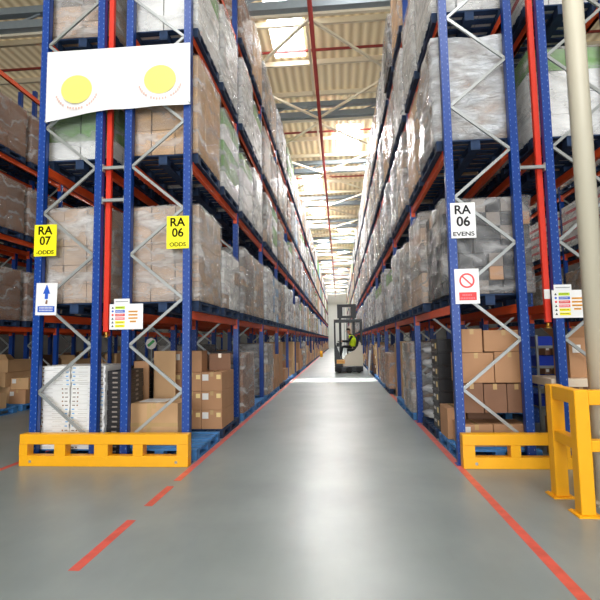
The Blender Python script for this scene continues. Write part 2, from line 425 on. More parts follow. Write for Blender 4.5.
def kind(key, desc, w, d, h, nx, ny, nz, mats, film=None, pick=None, topfrac=1., jit=.006, amp=.014, cat='pallet load', name='wrapped_load'):
    s = len(KINDS) + 1
    KINDS[key] = dict(desc=desc, h=h, c=stack_mesh(w, d, h, nx, ny, nz, mats, pick, jit, s, topfrac=topfrac),
                      f=film_mesh(w + .025, d + .025, h + .012, film, amp, s) if film else None, name=name, cat=cat)
kind('brown', 'brown film-wrapped carton load', 1.0, 1.22, 1.42, 3, 3, 4, ['kraft2'], 'film')
kind('brownlow', 'low brown wrapped load', 1.0, 1.2, .98, 3, 3, 3, ['kraft'], 'film', topfrac=.8)
kind('taupe', 'taupe film-wrapped carton load', 1.0, 1.22, 1.32, 3, 3, 5, ['taupe'], 'filmheavy')
kind('taupetall', 'tall taupe film-wrapped load', 1.0, 1.22, 1.46, 2, 3, 6, ['taupe', 'grey'], 'filmheavy', pick=lambda i, j, k, r: k % 3 == 2)
kind('greyload', 'grey film-wrapped load', 1.0, 1.2, 1.3, 3, 4, 7, ['grey', 'taupe'], 'filmheavy', pick=lambda i, j, k, r: r.random() < .3)
kind('green', 'green and white wrapped carton load', 1.0, 1.2, 1.36, 2, 3, 5, ['white', 'green'], 'film', pick=lambda i, j, k, r: 1 if k in (1, 2, 4) else 0)
kind('greentop', 'white wrapped load topped green', 1.0, 1.2, 1.2, 2, 2, 4, ['white', 'green'], 'film', pick=lambda i, j, k, r: 1 if k == 3 else 0)
kind('white', 'white wrapped carton load', 1.0, 1.22, 1.38, 3, 3, 6, ['white'], 'filmheavy')
kind('whitelow', 'low white wrapped carton load', 1.0, 1.2, .95, 3, 3, 4, ['white', 'taupe'], 'filmheavy', pick=lambda i, j, k, r: r.random() < .2)
kind('darkload', 'charcoal film-wrapped carton load', 1.1, 1.2, 1.25, 6, 5, 7, ['dark', 'grey', 'kraft'], 'film', pick=lambda i, j, k, r: 1 if r.random() < .22 else (2 if r.random() < .06 else 0), jit=.012)
kind('silver', 'silver film-wrapped lumpy load', .98, 1.16, 1.4, 2, 2, 4, ['taupe'], 'silver', amp=.028)
kind('pinkstripe', 'white red-striped carton load', 1.0, 1.2, 1.25, 3, 3, 14, ['white', 'pink'], 'film', pick=lambda i, j, k, r: 1 if k % 3 == 2 else 0)
kind('kraftload', 'unwrapped stack of kraft cartons', 1.0, 1.2, 1.3, 3, 3, 4, ['kraft'], None, topfrac=.6, jit=.012, name='carton_load')
kind('blueload', 'pale blue wrapped carton load', 1.0, 1.2, 1.3, 3, 3, 5, ['lblue', 'white'], 'filmheavy', pick=lambda i, j, k, r: r.random() < .45)
kind('darkboxes', 'dark kraft carton load', 1.0, 1.2, 1.15, 2, 2, 3, ['kraft3'], 'film', topfrac=.9)
PROTO = {}
nload = 0
def load(key, x, y, z, label, flip=0, group='palletised loads on the racks'):
    global nload
    K = KINDS[key]
    if key not in PROTO:
        r = thing(K['name'], label, K['cat'], (x, y, z), math.pi * flip, group)
        part('cartons', K['c'], r)
        if K['f']: part('stretch_film', K['f'], r)
        PROTO[key] = r
    else:
        r = copy_tree(PROTO[key]); r.location = (x, y, z); r.rotation_euler = (0, 0, math.pi * flip); r['label'] = label
    nload += 1
    return r
SLOT = (.78, 2.16)
RAND_A = ['white', 'silver', 'darkboxes', 'blueload', 'taupe', 'taupetall', 'greyload', 'green', 'greentop', 'white', 'brown', 'silver', 'taupe', 'greyload', 'whitelow', 'blueload', 'taupetall', 'brown']
RAND_C = ['white', 'brown', 'taupetall', 'greyload', 'silver', 'taupe', 'white', 'greyload', 'brown', 'taupetall', 'silver', 'darkload', 'greentop']
FIX = {('A', 0, 0, 0): 'taupe', ('A', 0, 0, 1): 'whitelow', ('A', 0, 1, 0): 'greyload', ('A', 0, 1, 1): 'taupe', ('A', 0, 2, 0): 'white', ('A', 0, 2, 1): 'blueload', ('A', 0, 3, 0): 'greyload',
       ('A', 1, 0, 0): 'brown', ('A', 1, 0, 1): 'green', ('A', 1, 1, 0): 'greentop', ('A', 1, 1, 1): 'white', ('A', 1, 2, 0): 'greyload', ('A', 1, 2, 1): 'green',
       ('A', 2, 0, 0): 'greentop', ('A', 2, 1, 0): 'white', ('A', 2, 1, 1): 'greentop',
       ('B', 0, 0, 0): 'taupe', ('B', 0, 0, 1): 'taupetall', ('B', 1, 0, 0): 'green', ('B', 1, 0, 1): 'brown',
       ('C', 0, 0, 0): 'darkload', ('C', 0, 0, 1): 'taupetall', ('C', 0, 1, 0): 'greyload', ('C', 0, 1, 1): 'silver', ('C', 0, 2, 0): 'greentop', ('C', 0, 2, 1): 'silver',
       ('C', 1, 0, 0): 'silver', ('C', 1, 0, 1): 'brown', ('C', 1, 1, 0): 'taupetall', ('C', 1, 1, 1): 'silver',
       ('C', 0, 3, 0): 'greentop', ('D', 1, 0, 0): 'greentop', ('D', 1, 0, 1): 'taupetall', ('D', 1, 1, 0): 'taupe',
       ('E', 0, 1, 0): 'darkboxes', ('E', 0, 1, 1): 'darkboxes', ('E', 1, 1, 0): 'darkboxes', ('E', 1, 1, 1): 'darkboxes', ('E', 2, 1, 0): 'darkboxes', ('E', 2, 1, 1): 'darkboxes'}
FARPTS = []
def fill(row, bays, levels, indiv, choices, start=0):
    cfg = ROWS[row]; cx = (cfg['n'] + cfg['f']) / 2
    for b_ in range(start, bays):
        for l in range(levels):
            if l == 3 and b_ == 0: continue
            for s in (0, 1):
                key = FIX.get((row, l, b_, s), RNG.choice(choices))
                y = Y0 + b_ * BAY + SLOT[s] + RNG.uniform(-.03, .03); z = LV[l] + .056
                xx = cx + RNG.uniform(-.015, .015) + (.09 if (row, l, b_, s) == ('C', 0, 0, 0) else 0)
                if row == 'D' and l == 0 and b_ < 3: continue
                if b_ < indiv:
                    pos = '%s, %s level, %s bay back, %s one' % (cfg['name'], ORD[l], ORD[b_], ('nearer', 'farther')[s])
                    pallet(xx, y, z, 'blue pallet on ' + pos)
                    if RNG.random() < .03 and (row, l, b_, s) not in FIX and b_ > 2: continue
                    load(key, xx, y, z + .143, KINDS[key]['desc'] + ', ' + pos, RNG.choice((0, 1)))
                else: FARPTS.append((key, xx, y, z))
fill('A', 26, 4, 12, RAND_A)
fill('C', 26, 4, 12, RAND_C)
fill('B', 4, 3, 4, RAND_A)
fill('D', 4, 3, 4, ['pinkstripe', 'greyload', 'taupe', 'white', 'silver'])
fill('E', 4, 3, 4, ['darkboxes', 'brown', 'kraftload'], 1)
fill('G', 5, 3, 5, ['darkboxes', 'taupe', 'brown'], 2)
for b_ in range(1, 5):
    for s in (0, 1): FIX[('F', 1, b_, s)] = 'pinkstripe'
fill('F', 5, 3, 5, ['greyload', 'taupe', 'white'], 1)
# the remaining distant loads and pallets: one object each
cm = {'brown': 0, 'brownlow': 0, 'taupe': 1, 'taupetall': 1, 'greyload': 2, 'green': 3, 'greentop': 3, 'white': 4, 'whitelow': 4, 'darkload': 5, 'silver': 4, 'blueload': 6, 'pinkstripe': 4}
bl, bp_ = bmesh.new(), bmesh.new()
for key, x, y, z in FARPTS:
    h = KINDS[key]['h']; n = 3
    for k in range(n):
        j = RNG.uniform(-.012, .012)
        bx(bl, x - .5 + j, x + .5 + j, y - .6, y + .6, z + .143 + k * h / n, z + .143 + (k + 1) * h / n - .008, cm.get(key, 1))
    bx(bp_, x - .5, x + .5, y - .6, y + .6, z + .11, z + .14)
    for q in (-.6, -.07, .46): bx(bp_, x - .5, x + .5, y + q, y + q + .14, z, z + .11)
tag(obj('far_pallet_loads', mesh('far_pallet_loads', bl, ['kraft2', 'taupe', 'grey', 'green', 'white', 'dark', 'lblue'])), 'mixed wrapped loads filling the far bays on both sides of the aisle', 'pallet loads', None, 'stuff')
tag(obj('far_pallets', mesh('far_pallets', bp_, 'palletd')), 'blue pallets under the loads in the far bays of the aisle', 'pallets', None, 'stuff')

# ------------------------------------------------------------------ loose cartons
CARTON = {}
def carton_meshes(w, d, h, m, flaps):
    key = (round(w, 3), round(d, 3), round(h, 3), m, flaps)
    if key in CARTON: return CARTON[key]
    bm = bmesh.new(); t = .006
    if flaps:
        bx(bm, -w / 2, w / 2, -d / 2, d / 2, 0, t)
        bx(bm, -w / 2, w / 2, -d / 2, -d / 2 + t, t, h); bx(bm, -w / 2, w / 2, d / 2 - t, d / 2, t, h)
        bx(bm, -w / 2, -w / 2 + t, -d / 2 + t, d / 2 - t, t, h); bx(bm, w / 2 - t, w / 2, -d / 2 + t, d / 2 - t, t, h)
    else: bx(bm, -w / 2, w / 2, -d / 2, d / 2, 0, h)
    body = mesh('carton_body', bm, m, .004 if not flaps else 0)
    tp = None
    if not flaps:
        bm = bmesh.new()
        bx(bm, -.025, .025, -d / 2 - .002, d / 2 + .002, h, h + .002); bx(bm, -.025, .025, -d / 2 - .002, -d / 2, h - .07, h + .001)
        tp = mesh('tape', bm, 'tape')
    fl = None
    if flaps:
        bm = bmesh.new()
        bar(bm, (0, -d / 2 + .003, h), (0, -d / 2 - .1, h + .14), w * .98, .005, Vector((0, 1, 0)))
        fl = mesh('flap', bm, m)
        bm = bmesh.new(); bar(bm, (-w / 2 + .003, 0, h), (-w / 2 - .12, 0, h + .12), .005, d * .95, Vector((0, 1, 0)))
        fl2 = mesh('flap', bm, m)
        CARTON[key] = (body, tp, (fl, fl2)); return CARTON[key]
    CARTON[key] = (body, tp, None); return CARTON[key]
bm = bmesh.new(); bx(bm, -.05, .05, -.002, 0, -.05, .05); LAB = mesh('shipping_label', bm, 'label')
bm = bmesh.new(); bx(bm, -.035, .035, -.002, 0, -.035, .035); LAB2 = mesh('cream_label', bm, 'ylabel')
def carton(x, y, z, w, d, h, label, m='kraft', rz=0., labels=0, flaps=False, group=None):
    body, tp, fl = carton_meshes(w, d, h, m, flaps)
    o = thing('carton', label, 'box', (x, y, z), rz, group)
    part('box_body', body, o)
    if tp: part('tape', tp, o)
    if fl:
        for f in fl: part('flap', f, o)
    if labels:
        part('shipping_label', LAB, o, (-w * .32, -d / 2 - .001, h * .72))
        if labels > 1: part('shipping_label', LAB2, o, (w * .33, -d / 2 - .001, h * .75))
    return o

# left bay 1, ground: labelled cartons three high on the second pallet
AX = -2.38
pallet(-2.38, Y0 + .72, 0, 'blue pallet on the floor at left rack end, slats bare at its front', v=0)
pallet(-2.38, Y0 + 2.1, 0, 'blue pallet on the floor under the labelled cartons, left rack')
rown = ['bottom', 'middle', 'top']
for k in range(3):
    for j, nm in enumerate(('aisle-side', 'centre', 'inner')):
        for d_, dn in ((0, 'front'), (1, 'rear')):
            carton(-2.06 - .335 * j, Y0 + 1.72 + .42 * d_, .142 + k * .3, .33, .415, .296,
                   '%s labelled brown carton in the %s layer, %s column, left first bay' % (dn, rown[k], nm), 'kraft', 0, 2 if d_ == 0 else 0, group='labelled cartons, left first bay')
carton(-2.5, Y0 + 1.75, 1.042, .5, .4, .34, 'brown carton with white label set on top of the labelled stack', 'kraft', .05, 1)
carton(-2.08, Y0 + 2.13, 1.042, .36, .3, .28, 'upright brown carton at the rear on top of the labelled stack', 'kraft3', .2)
# big taped box in front
o = carton(-2.54, Y0 + .62, .142, .66, .56, .56, 'large taped brown carton with white sheet on top, left rack end', 'kraft2', 0)
bm = bmesh.new(); bx(bm, -.27, .1, -.16, .2, .563, .568); part('paper_sheet', mesh('paper_sheet', bm, 'label'), o)
bm = bmesh.new(); bx(bm, -.332, .332, -.282, -.28, .25, .3); bx(bm, -.1, -.04, -.283, -.281, .12, .56); part('tape', mesh('tape', bm, 'tape'), o)
# cardboard sheets leaning upright behind
for k, (x, y, w, h, r) in enumerate([(-2.75, Y0 + 1.28, .34, 1.25, .1), (-3.01, Y0 + 1.0, .24, 1.25, .0)]):
    bm = bmesh.new(); bx(bm, -w / 2, w / 2, -.012, .012, 0, h); bx(bm, -w / 2, -w / 2 + .012, -.012, .12, 0, h)
    tag(obj('cardboard_sheet', mesh('cardboard_sheet', bm, 'kraft2' if k == 0 else 'kraft'), None, (x, y, .145 if k == 0 else 0), (0, 0, r)), ['tall folded cardboard sheet standing behind the large taped carton', 'tall folded cardboard sheet standing between the two left racks'][k], 'cardboard')
# left back rack, ground: white flat cartons and black trays
pallet(-3.64, Y0 + .72, 0, 'blue pallet on the floor under the white flat cartons')
bm = bmesh.new(); bx(bm, -.235, .235, -.35, .35, 0, .0535)
FLATB = mesh('carton_body', bm, 'white', .003)
bm = bmesh.new()
bx(bm, -.215, -.18, -.3515, -.35, .02, .036, 1); bx(bm, -.13, .0, -.3515, -.35, .026, .029, 2); bx(bm, .13, .15, -.3515, -.35, .016, .034, 0); bx(bm, .17, .21, -.3515, -.35, .018, .032, 2)
FLATP = mesh('print', bm, ['kraft3', 'lblue', 'grey'])
for c in range(2):
    for k in range(20):
        o = thing('flat_carton', 'flat white carton, %s from the bottom of the %s stack, left rack end' % (ORD[k], ('outer', 'inner')[c]), 'box', (-3.85 + .485 * c + RNG.uniform(-.006, .006), Y0 + .46 + RNG.uniform(-.008, .008), .142 + k * .0545), 0, 'white flat cartons at the left rack end')
        part('box_body', FLATB, o); p = part('print', FLATP, o)
        if (k // 5 + c) % 2: p.scale = (-1, 1, 1)
bm = bmesh.new(); bx(bm, -.22, .22, -.3, .3, 0, .012); bx(bm, -.22, .22, -.3, -.285, .012, .062); bx(bm, -.22, .22, .285, .3, .012, .062); bx(bm, -.22, -.205, -.285, .285, .012, .062); bx(bm, .205, .22, -.285, .285, .012, .062)
TRAY = mesh('tray_body', bm, 'black')
bm = bmesh.new(); bx(bm, -.08, .08, -.302, -.3, .02, .05); bx(bm, .22, .222, -.2, -.05, .02, .05); bx(bm, .22, .222, .05, .2, .02, .05)
TRAYL = mesh('tray_label', bm, 'grey')
bm = bmesh.new(); bx(bm, -.12, .12, -.3, .3, 0, .012); bx(bm, -.12, .12, -.3, -.285, .012, .062); bx(bm, -.12, .12, .285, .3, .012, .062); bx(bm, -.12, -.105, -.285, .285, .012, .062); bx(bm, .105, .12, -.285, .285, .012, .062)
TRAYN = mesh('tray_body', bm, 'black')
bm = bmesh.new(); bx(bm, -.05, .02, -.302, -.3, .025, .045); bx(bm, .12, .122, -.2, -.12, .02, .05); bx(bm, .12, .122, .05, .13, .02, .05)
TRAYNL = mesh('tray_label', bm, 'grey')
for k in range(18):
    o = thing('black_tray', 'narrow black tray, %s from the floor, in the gap between left racks' % ORD[k], 'tray', (-3.008 + .0006 * k + RNG.uniform(-.003, .003), Y0 + .47 + RNG.uniform(-.01, .01), k * .0645), 0, 'black trays, left rack')
    part('tray_body', TRAYN, o); part('tray_label', TRAYNL, o)
pallet(-3.55, Y0 + 2.1, 0, 'blue pallet on the floor under the black trays')
for c in range(2):
    for k in range(15):
        o = thing('black_tray', 'black tray, %s from the bottom of the %s stack behind the white cartons' % (ORD[k], ('outer', 'inner')[c]), 'tray', (-3.76 + .47 * c + RNG.uniform(-.008, .008), Y0 + 1.82 + RNG.uniform(-.01, .01), .142 + k * .0665), 0, 'black trays, left rack')
        part('tray_body', TRAY, o); part('tray_label', TRAYL, o)

# right bay 1, ground
pallet(1.94, Y0 + .72, 0, 'blue pallet on the floor under the brown cartons, right rack end')
pallet(1.94, Y0 + 2.1, 0, 'blue pallet on the floor under the black crates, right rack')
yb = 6.32
RB = [(1.52, 1.92, .142, .42, 'bottom left'), (1.93, 2.34, .142, .42, 'bottom right'),
      (1.54, 1.82, .565, .94, 'second layer left'), (1.83, 2.11, .565, .93, 'second layer middle'), (2.12, 2.35, .565, .93, 'second layer right'),
      (1.53, 1.97, .945, 1.33, 'third layer left'), (1.98, 2.36, .945, 1.34, 'third layer right'),
      (1.58, 1.84, 1.335, 1.64, 'top layer left'), (1.86, 2.36, 1.345, 1.62, 'top layer right')]
for x0, x1, z0, z1, nm in RB:
    carton((x0 + x1) / 2, yb + .2, z0, x1 - x0, .42, z1 - z0, 'brown carton at the right rack end, %s' % nm, 'kraft' if 'second' not in nm else 'kraft3', 0, 1 if nm == 'bottom left' else 0, group='brown cartons, right rack end')
carton(1.58, 7.0, .142, .25, .48, .42, 'brown carton beside the black crates, low on the right rack pallet', 'kraft', 0)
carton(1.95, 7.05, .142, .4, .4, .5, 'brown carton hidden between the right end stack and black crates', 'kraft3', 0)
bm = bmesh.new(); bx(bm, -.33, .33, -.24, .24, 0, .19); bx(bm, -.34, .34, -.25, .25, .172, .195)
CR = mesh('crate_body', bm, 'black', .004)
bm = bmesh.new(); bx(bm, -.332, -.33, -.15, -.06, .05, .13, 0); bx(bm, -.332, -.33, .04, .08, .08, .12, 1); bx(bm, -.332, -.33, .12, .16, .08, .12, 1)
CRL = mesh('crate_label', bm, ['ylabel', 'label'])
for k in range(7):
    o = thing('black_crate', 'black crate with cream label, %s in the stack beside the brown cartons' % (['lowest', 'second', 'third', 'fourth', 'fifth', 'sixth', 'topmost'][k]), 'crate', (1.81, 7.62, .142 + .196 * k), 0, 'black crates, right rack')
    part('crate_body', CR, o); part('crate_label', CRL, o)
# lumpy bagged goods
bm = bmesh.new(); bmesh.ops.create_icosphere(bm, subdivisions=3, radius=.5)
for v in bm.verts:
    p = v.co.copy(); v.co = Vector((p.x * .8, p.y * .85, p.z * .2)) * (1 + noise.noise(p * 6) * .22)
    v.co.z = max(v.co.z, -.1)
    v.co.z += .1
for f in bm.faces: f.smooth = True
BAG = mesh('silver_bag', bm, M['silver'])
BAGS = mat('translucent bag plastic', s2l(205, 207, 210), .22, noise_amt=.3, nscale=6, stretch=(1, 1, 3), bump=.8, bscale=18)
BAG.materials.clear(); BAG.materials.append(BAGS)
for k in range(6):
    tag(obj('plastic_bag', BAG, None, (1.83 + .03 * (k % 2), 8.36, .142 + .215 * k), (0, 0, .9 * k)), 'crinkled silver plastic bag, %s in the pile beyond the black crates' % (['lowest', 'second', 'third', 'fourth', 'fifth', 'topmost'][k]), 'bag', 'silver bags, right rack')

# ground goods further down both sides
def ground(row, b_, s, near_side):
    cfg = ROWS[row]; cx = (cfg['n'] + cfg['f']) / 2; y = Y0 + b_ * BAY + SLOT[s]
    side = cfg['name']
    pos = '%s, %s bay back, %s' % (side, ORD[b_], ('nearer', 'farther')[s])
    pallet(cx, y, 0, 'blue pallet on the floor, %s' % pos)
    t = RNG.random() if row not in 'EG' else .8
    if t < .3:
        key = RNG.choice(['brownlow', 'kraftload', 'greyload', 'darkboxes'])
        load(key, cx, y, .143, KINDS[key]['desc'] + ' on the floor, ' + pos, 0, 'palletised loads on the floor')
    elif t < .55:
        w, d, h = .5, .7, RNG.uniform(1.0, 1.35)
        carton(cx + (.2 if cx < 0 else -.2), y, .143, w, d, h, 'tall narrow brown carton on the floor, ' + pos, RNG.choice(['kraft', 'kraft2']), 0)
        carton(cx + (-.26 if cx < 0 else .26), y, .143, .36, .5, .5, 'small brown carton behind tall one, ' + pos, 'kraft')
    else:
        hh = [.143, .143]
        nn_ = RNG.choice([3, 5, 6])
        for k in range(nn_):
            c = k % 2; w = RNG.uniform(.4, .46); h = RNG.uniform(.26, .4)
            op = (nn_ == 5 and k == 4)
            carton(cx + (-.24 + .48 * c), y, hh[c], w, RNG.uniform(.6, .95), h, '%s brown carton up, %s stack, %s' % (ORD[k // 2], ('left', 'right')[c], pos), RNG.choice(['kraft', 'kraft2', 'kraft3']), RNG.uniform(-.02, .02), RNG.choice([0, 1]), op, 'brown cartons on the floor pallets')
            hh[c] += h + .003
for row in 'AC':
    for b_ in range(1, 7):
        for s in (0, 1): 
            if (row, b_, s) in (('C', 1, 0), ('C', 1, 1), ('A', 1, 1), ('C', 2, 0)): continue
            ground(row, b_, s, 0)
for row in 'BD':
    for b_ in range(1, 4):
        for s in (0, 1): ground(row, b_, s, 0)
for b_ in (1, 2, 3):
    for s in (0, 1): ground('E', b_, s, 0)
for b_ in (2, 3, 4):
    for s in (0, 1): ground('G', b_, s, 0)
for b_ in (2, 3):
    for s in (0, 1): ground('F', b_, s, 0)
# specific near ones
pallet(1.846, Y0 + BAY + .78, 0, 'blue pallet on the floor under the clear wrapped box, right rack')
load('greyload', 1.846, Y0 + BAY + .78, .143, 'short milky wrapped load on the floor beyond the silver bags', 0, 'palletised loads on the floor')
pallet(1.846, Y0 + BAY + 2.16, 0, 'blue pallet on the floor under the tall tan carton, right rack')
carton(1.7, Y0 + BAY + 2.1, .143, .55, .75, 1.32, 'tall tan carton with white label facing the aisle, right rack', 'kraft2', 0, 1)
carton(1.75, Y0 + 2 * BAY + .78, 0, .55, .75, 1.4, 'tall tan carton standing past the labelled tan one, right rack', 'kraft2', 0)
pallet(AX, Y0 + BAY + 2.16, 0, 'bare blue pallet on the floor, left rack, second bay back')
# far ground goods in one mass on each side
bl = bmesh.new(); 
for row in 'AC':
    cfg = ROWS[row]; cx = (cfg['n'] + cfg['f']) / 2
    for b_ in range(7, 26):
        for s in (0, 1):
            y = Y0 + b_ * BAY + SLOT[s]; h = RNG.uniform(.5, 1.35)
            bx(bl, cx - .5, cx + .5, y - .6, y + .6, .0, .12, 3)
            for k in range(3): bx(bl, cx - .46 + RNG.uniform(-.02, .02), cx + .46, y - .55, y + .55, .125 + k * h / 3, .12 + (k + 1) * h / 3, RNG.choice([0, 0, 1, 2]))
tag(obj('far_floor_stock', mesh('far_floor_stock', bl, ['kraft', 'kraft2', 'grey', 'palletd'])), 'brown cartons and pallets on the floor of the far bays', 'boxes', None, 'stuff')

# right back rack, bay 1 ground: cartons, pale board, open box, shelf trolley with blue totes
carton(2.95, 6.4, 0, .5, .5, .48, 'brown carton on the floor behind the yellow guard rail, lower', 'kraft3')
carton(2.95, 6.4, .483, .48, .48, .42, 'brown carton under the pale board behind the guard rail, upper', 'kraft3')
bm = bmesh.new(); bx(bm, -.52, .5, -.3, .3, 0, .1); tag(obj('pale_board', mesh('pale_board', bm, mat('pale board', s2l(226, 208, 184), .6), .004), None, (3.1, 6.4, .906)), 'thick pale board lying on brown cartons behind the guard rail', 'board')
carton(3.12, 6.45, 1.008, .5, .45, .5, 'open brown carton with raised flaps on the pale board', 'kraft', 0, 1, True)
o = thing('shelf_trolley', 'open shelf trolley of blue totes between the two right racks', 'trolley', (3.25, 7.75, 0))
for q in ((-.28, -.3), (.28, -.3), (-.28, .3), (.28, .3)):
    bm = bmesh.new(); bx(bm, q[0] - .015, q[0] + .015, q[1] - .015, q[1] + .015, .0, 1.55); part('upright', mesh('upright', bm, 'galv'), o)
for z in (.45, .75, 1.05, 1.35):
    bm = bmesh.new(); bx(bm, -.28, .28, -.3, .3, z, z + .02); bx(bm, -.28, .28, -.315, -.3, z, z + .04); part('shelf', mesh('shelf', bm, 'galv'), o)
bm = bmesh.new(); w, d, h = .12, .2, .16
bx(bm, -w, w, -d, d, 0, .01); bx(bm, -w, w, -d, -d + .01, .01, h); bx(bm, -w, w, d - .01, d, .01, h); bx(bm, -w, -w + .01, -d + .01, d - .01, .01, h); bx(bm, w - .01, w, -d + .01, d - .01, .01, h); bx(bm, -w - .01, w + .01, -d - .01, -d, h - .02, h)
TOTE = mesh('tote', bm, 'tote')
for k, z in enumerate((.47, .77, 1.07, 1.37)):
    for s in (0, 1):
        tag(obj('blue_tote', TOTE, None, (3.25 - .13 + .26 * s, 7.68, z)), 'blue plastic tote on the %s shelf of the trolley, %s one' % (ORD[k], ('left', 'right')[s]), 'tote', 'blue totes on the trolley')

# ------------------------------------------------------------------ yellow barriers
def end_barrier(label, xs, y=5.8, depth=.13, h=.395):
    """xs: list of (x0,x1) uprights"""
    o = thing('rack_end_barrier', label, 'barrier', (xs[0][0], y, 0))
    ox = xs[0][0]; L = xs[-1][1] - ox
    bm = bmesh.new(); bx(bm, 0, L, 0, depth, h - .125, h); part('top_rail', mesh('top_rail', bm, 'yellow', .005), o)
    bm = bmesh.new(); bx(bm, 0, L, 0, depth, .0, .13); part('bottom_rail', mesh('bottom_rail', bm, 'yellow', .005), o)
    for a, b_ in xs:
        bm = bmesh.new(); bx(bm, a - ox, b_ - ox, .001, depth - .001, .13, h - .125); part('upright', mesh('upright', bm, 'yellow'), o)
    bm = bmesh.new()
    for x in (.15, L - .15): cyl(bm, (x, -.004, .06), (x, 0, .06), .018, mi=0, seg=10)
    part('bolts', mesh('bolts', bm, 'galv'), o)
    return o
end_barrier('low yellow steel barrier across both left rack ends', [(-4.077, -3.97), (-3.612, -3.467), (-3.088, -2.912), (-2.589, -2.462), (-2.03, -1.887)], y=5.8)
end_barrier('low yellow steel barrier across both right rack ends', [(1.411, 1.55), (1.955, 2.068), (2.50, 2.62), (3.0, 3.12), (3.45, 3.58)], y=5.8)
# column guard and column
bm = bmesh.new(); cyl(bm, (2.42, 4.7, .02), (2.42, 4.7, ZR - .01), .093, seg=40)
o = thing('steel_column', 'round cream roof column standing inside the yellow guard rail', 'column')
part('shaft', mesh('shaft', bm, 'column'), o)
bm = bmesh.new(); bx(bm, 2.27, 2.57, 4.55, 4.85, 0, .02); part('base_plate', mesh('base_plate', bm, 'column'), o)
o = thing('column_guard', 'waist-high yellow guard rail boxed around the cream column', 'guard rail')
PX = [(2.08, 4.87), (2.07, 4.38), (2.78, 4.38), (2.79, 4.87)]
for k, (x, y) in enumerate(PX):
    bm = bmesh.new(); bx(bm, x - .06, x + .06, y - .06, y + .06, .012, 1.06); p = part('post', mesh('post', bm, 'yellow', .006), o)
    bm = bmesh.new(); bx(bm, x - .1, x + .1, y - .1, y + .1, 0, .012)
    for a in (-.08, .08):
        for c in (-.08, .08): cyl(bm, (x + a, y + c, .012), (x + a, y + c, .022), .01, seg=8)
    part('foot_plate', mesh('foot_plate', bm, 'yellow'), p)
for z0, z1 in ((.93, 1.055), (.535, .63)):
    for a, b_ in ((0, 1), (1, 2), (3, 2)):
        xa, ya = PX[a]; xb, yb2 = PX[b_]; bm = bmesh.new()
        if abs(xa - xb) < .1: bx(bm, xa - .05, xa + .05, min(ya, yb2) + .06, max(ya, yb2) - .06, z0, z1)
        else: bx(bm, xa + .06, xb - .06, ya - .05, ya + .05, z0, z1)
        part('rail', mesh('rail', bm, 'yellow', .005), o)

# ------------------------------------------------------------------ red floor lines and pipes
def fline(name, label, segs):
    bm = bmesh.new()
    for x0, x1, y0, y1 in segs: bx(bm, x0, x1, y0, y1, 0, .0015)
    tag(obj(name, mesh(name, bm, 'redline')), label, 'floor line')
fline('floor_line', 'worn red floor line beside the left rack', [(-1.87, -1.79, 3.2, 4.1), (-1.87, -1.79, 4.45, 5.05), (-1.87, -1.79, 5.25, 60)])
fline('floor_line', 'red floor line beside the right rack', [(1.345, 1.425, 2.8, 60)])
fline('floor_line', 'red floor line running out from the far left rack end', [(-4.24, -4.16, 2, 30)])
for k, (x, z0, nm) in enumerate([(-3.1, 1.62, 'left'), (2.575, 1.64, 'right')]):
    o = thing('sprinkler_drop', 'red vertical sprinkler pipe in the gap between the %s racks' % nm, 'pipe', (x, 6.08, z0))
    bm = bmesh.new(); bx(bm, -.035, .035, -.03, .03, .06, ZR - z0); part('riser', mesh('riser', bm, 'redpipe', .006), o)
    bm = bmesh.new(); cyl(bm, (0, 0, 0), (0, 0, .06), .022); cyl(bm, (0, 0, -.012), (0, 0, 0), .04); part('sprinkler_head', mesh('sprinkler_head', bm, 'brass'), o)
    if k:
        bm = bmesh.new(); bx(bm, -.04, .03, -.033, -.031, .35, .47); part('paper_tag', mesh('paper_tag', bm, 'label'), o)

# ------------------------------------------------------------------ signs
def text_mesh(s, size, m, width=None, ext=.001):
    cu = bpy.data.curves.new('t', 'FONT'); cu.body = s; cu.size = size; cu.align_x = 'CENTER'; cu.align_y = 'CENTER'; cu.extrude = ext; cu.offset = size * .008
    o = bpy.data.objects.new('t', cu); COL.objects.link(o)
    dg = bpy.context.evaluated_depsgraph_get(); me = bpy.data.meshes.new_from_object(o.evaluated_get(dg))
    bpy.data.objects.remove(o)
    bb = bmesh.new()
    for q in ((-.016, 0), (.016, 0), (0, .014), (0, -.014), (0, 0)):
        n0 = len(bb.verts); bb.from_mesh(me); bb.verts.ensure_lookup_table()
        bmesh.ops.translate(bb, vec=(q[0] * size, q[1] * size, 0), verts=bb.verts[n0:])
    bb.to_mesh(me); bb.free()
    me.materials.clear(); me.materials.append(M[m])
    if width:
        xs = [v.co.x for v in me.vertices]; k = width / (max(xs) - min(xs)); c = (max(xs) + min(xs)) / 2
        for v in me.vertices: v.co.x = (v.co.x - c) * k
    return me
YS = 5.966
def sign(name, label, x0, x1, z0, z1, m, tilt=0):
    x0, x1 = x0 * 1.011, x1 * 1.011; z0, z1 = 1.53 + (z0 - 1.53) * 1.011, 1.53 + (z1 - 1.53) * 1.011
    o = thing(name, label, 'sign', ((x0 + x1) / 2, YS - .006, (z0 + z1) / 2)); o.rotation_euler = (0, tilt, 0)
    w, h = x1 - x0, z1 - z0
    bm = bmesh.new(); bx(bm, -w / 2, w / 2, -.003, .003, -h / 2, h / 2); part('board', mesh('board', bm, m), o)
    return o
def stxt(o, s, z, size, m, width=None, x=0):
    part('lettering', text_mesh(s, size, m, width), o, (x, -.0045, z), (R(90), 0, 0))
def sbar(o, name, x0, x1, z0, z1, m, d=.001):
    bm = bmesh.new(); bx(bm, x0, x1, -.0035 - d, -.0032, z0, z1); part(name, mesh(name, bm, m), o)
o = sign('row_sign', 'yellow sign reading RA 07 ODDS on the far left post', -4.03, -3.72, 2.695, 3.12, 'signyellow')
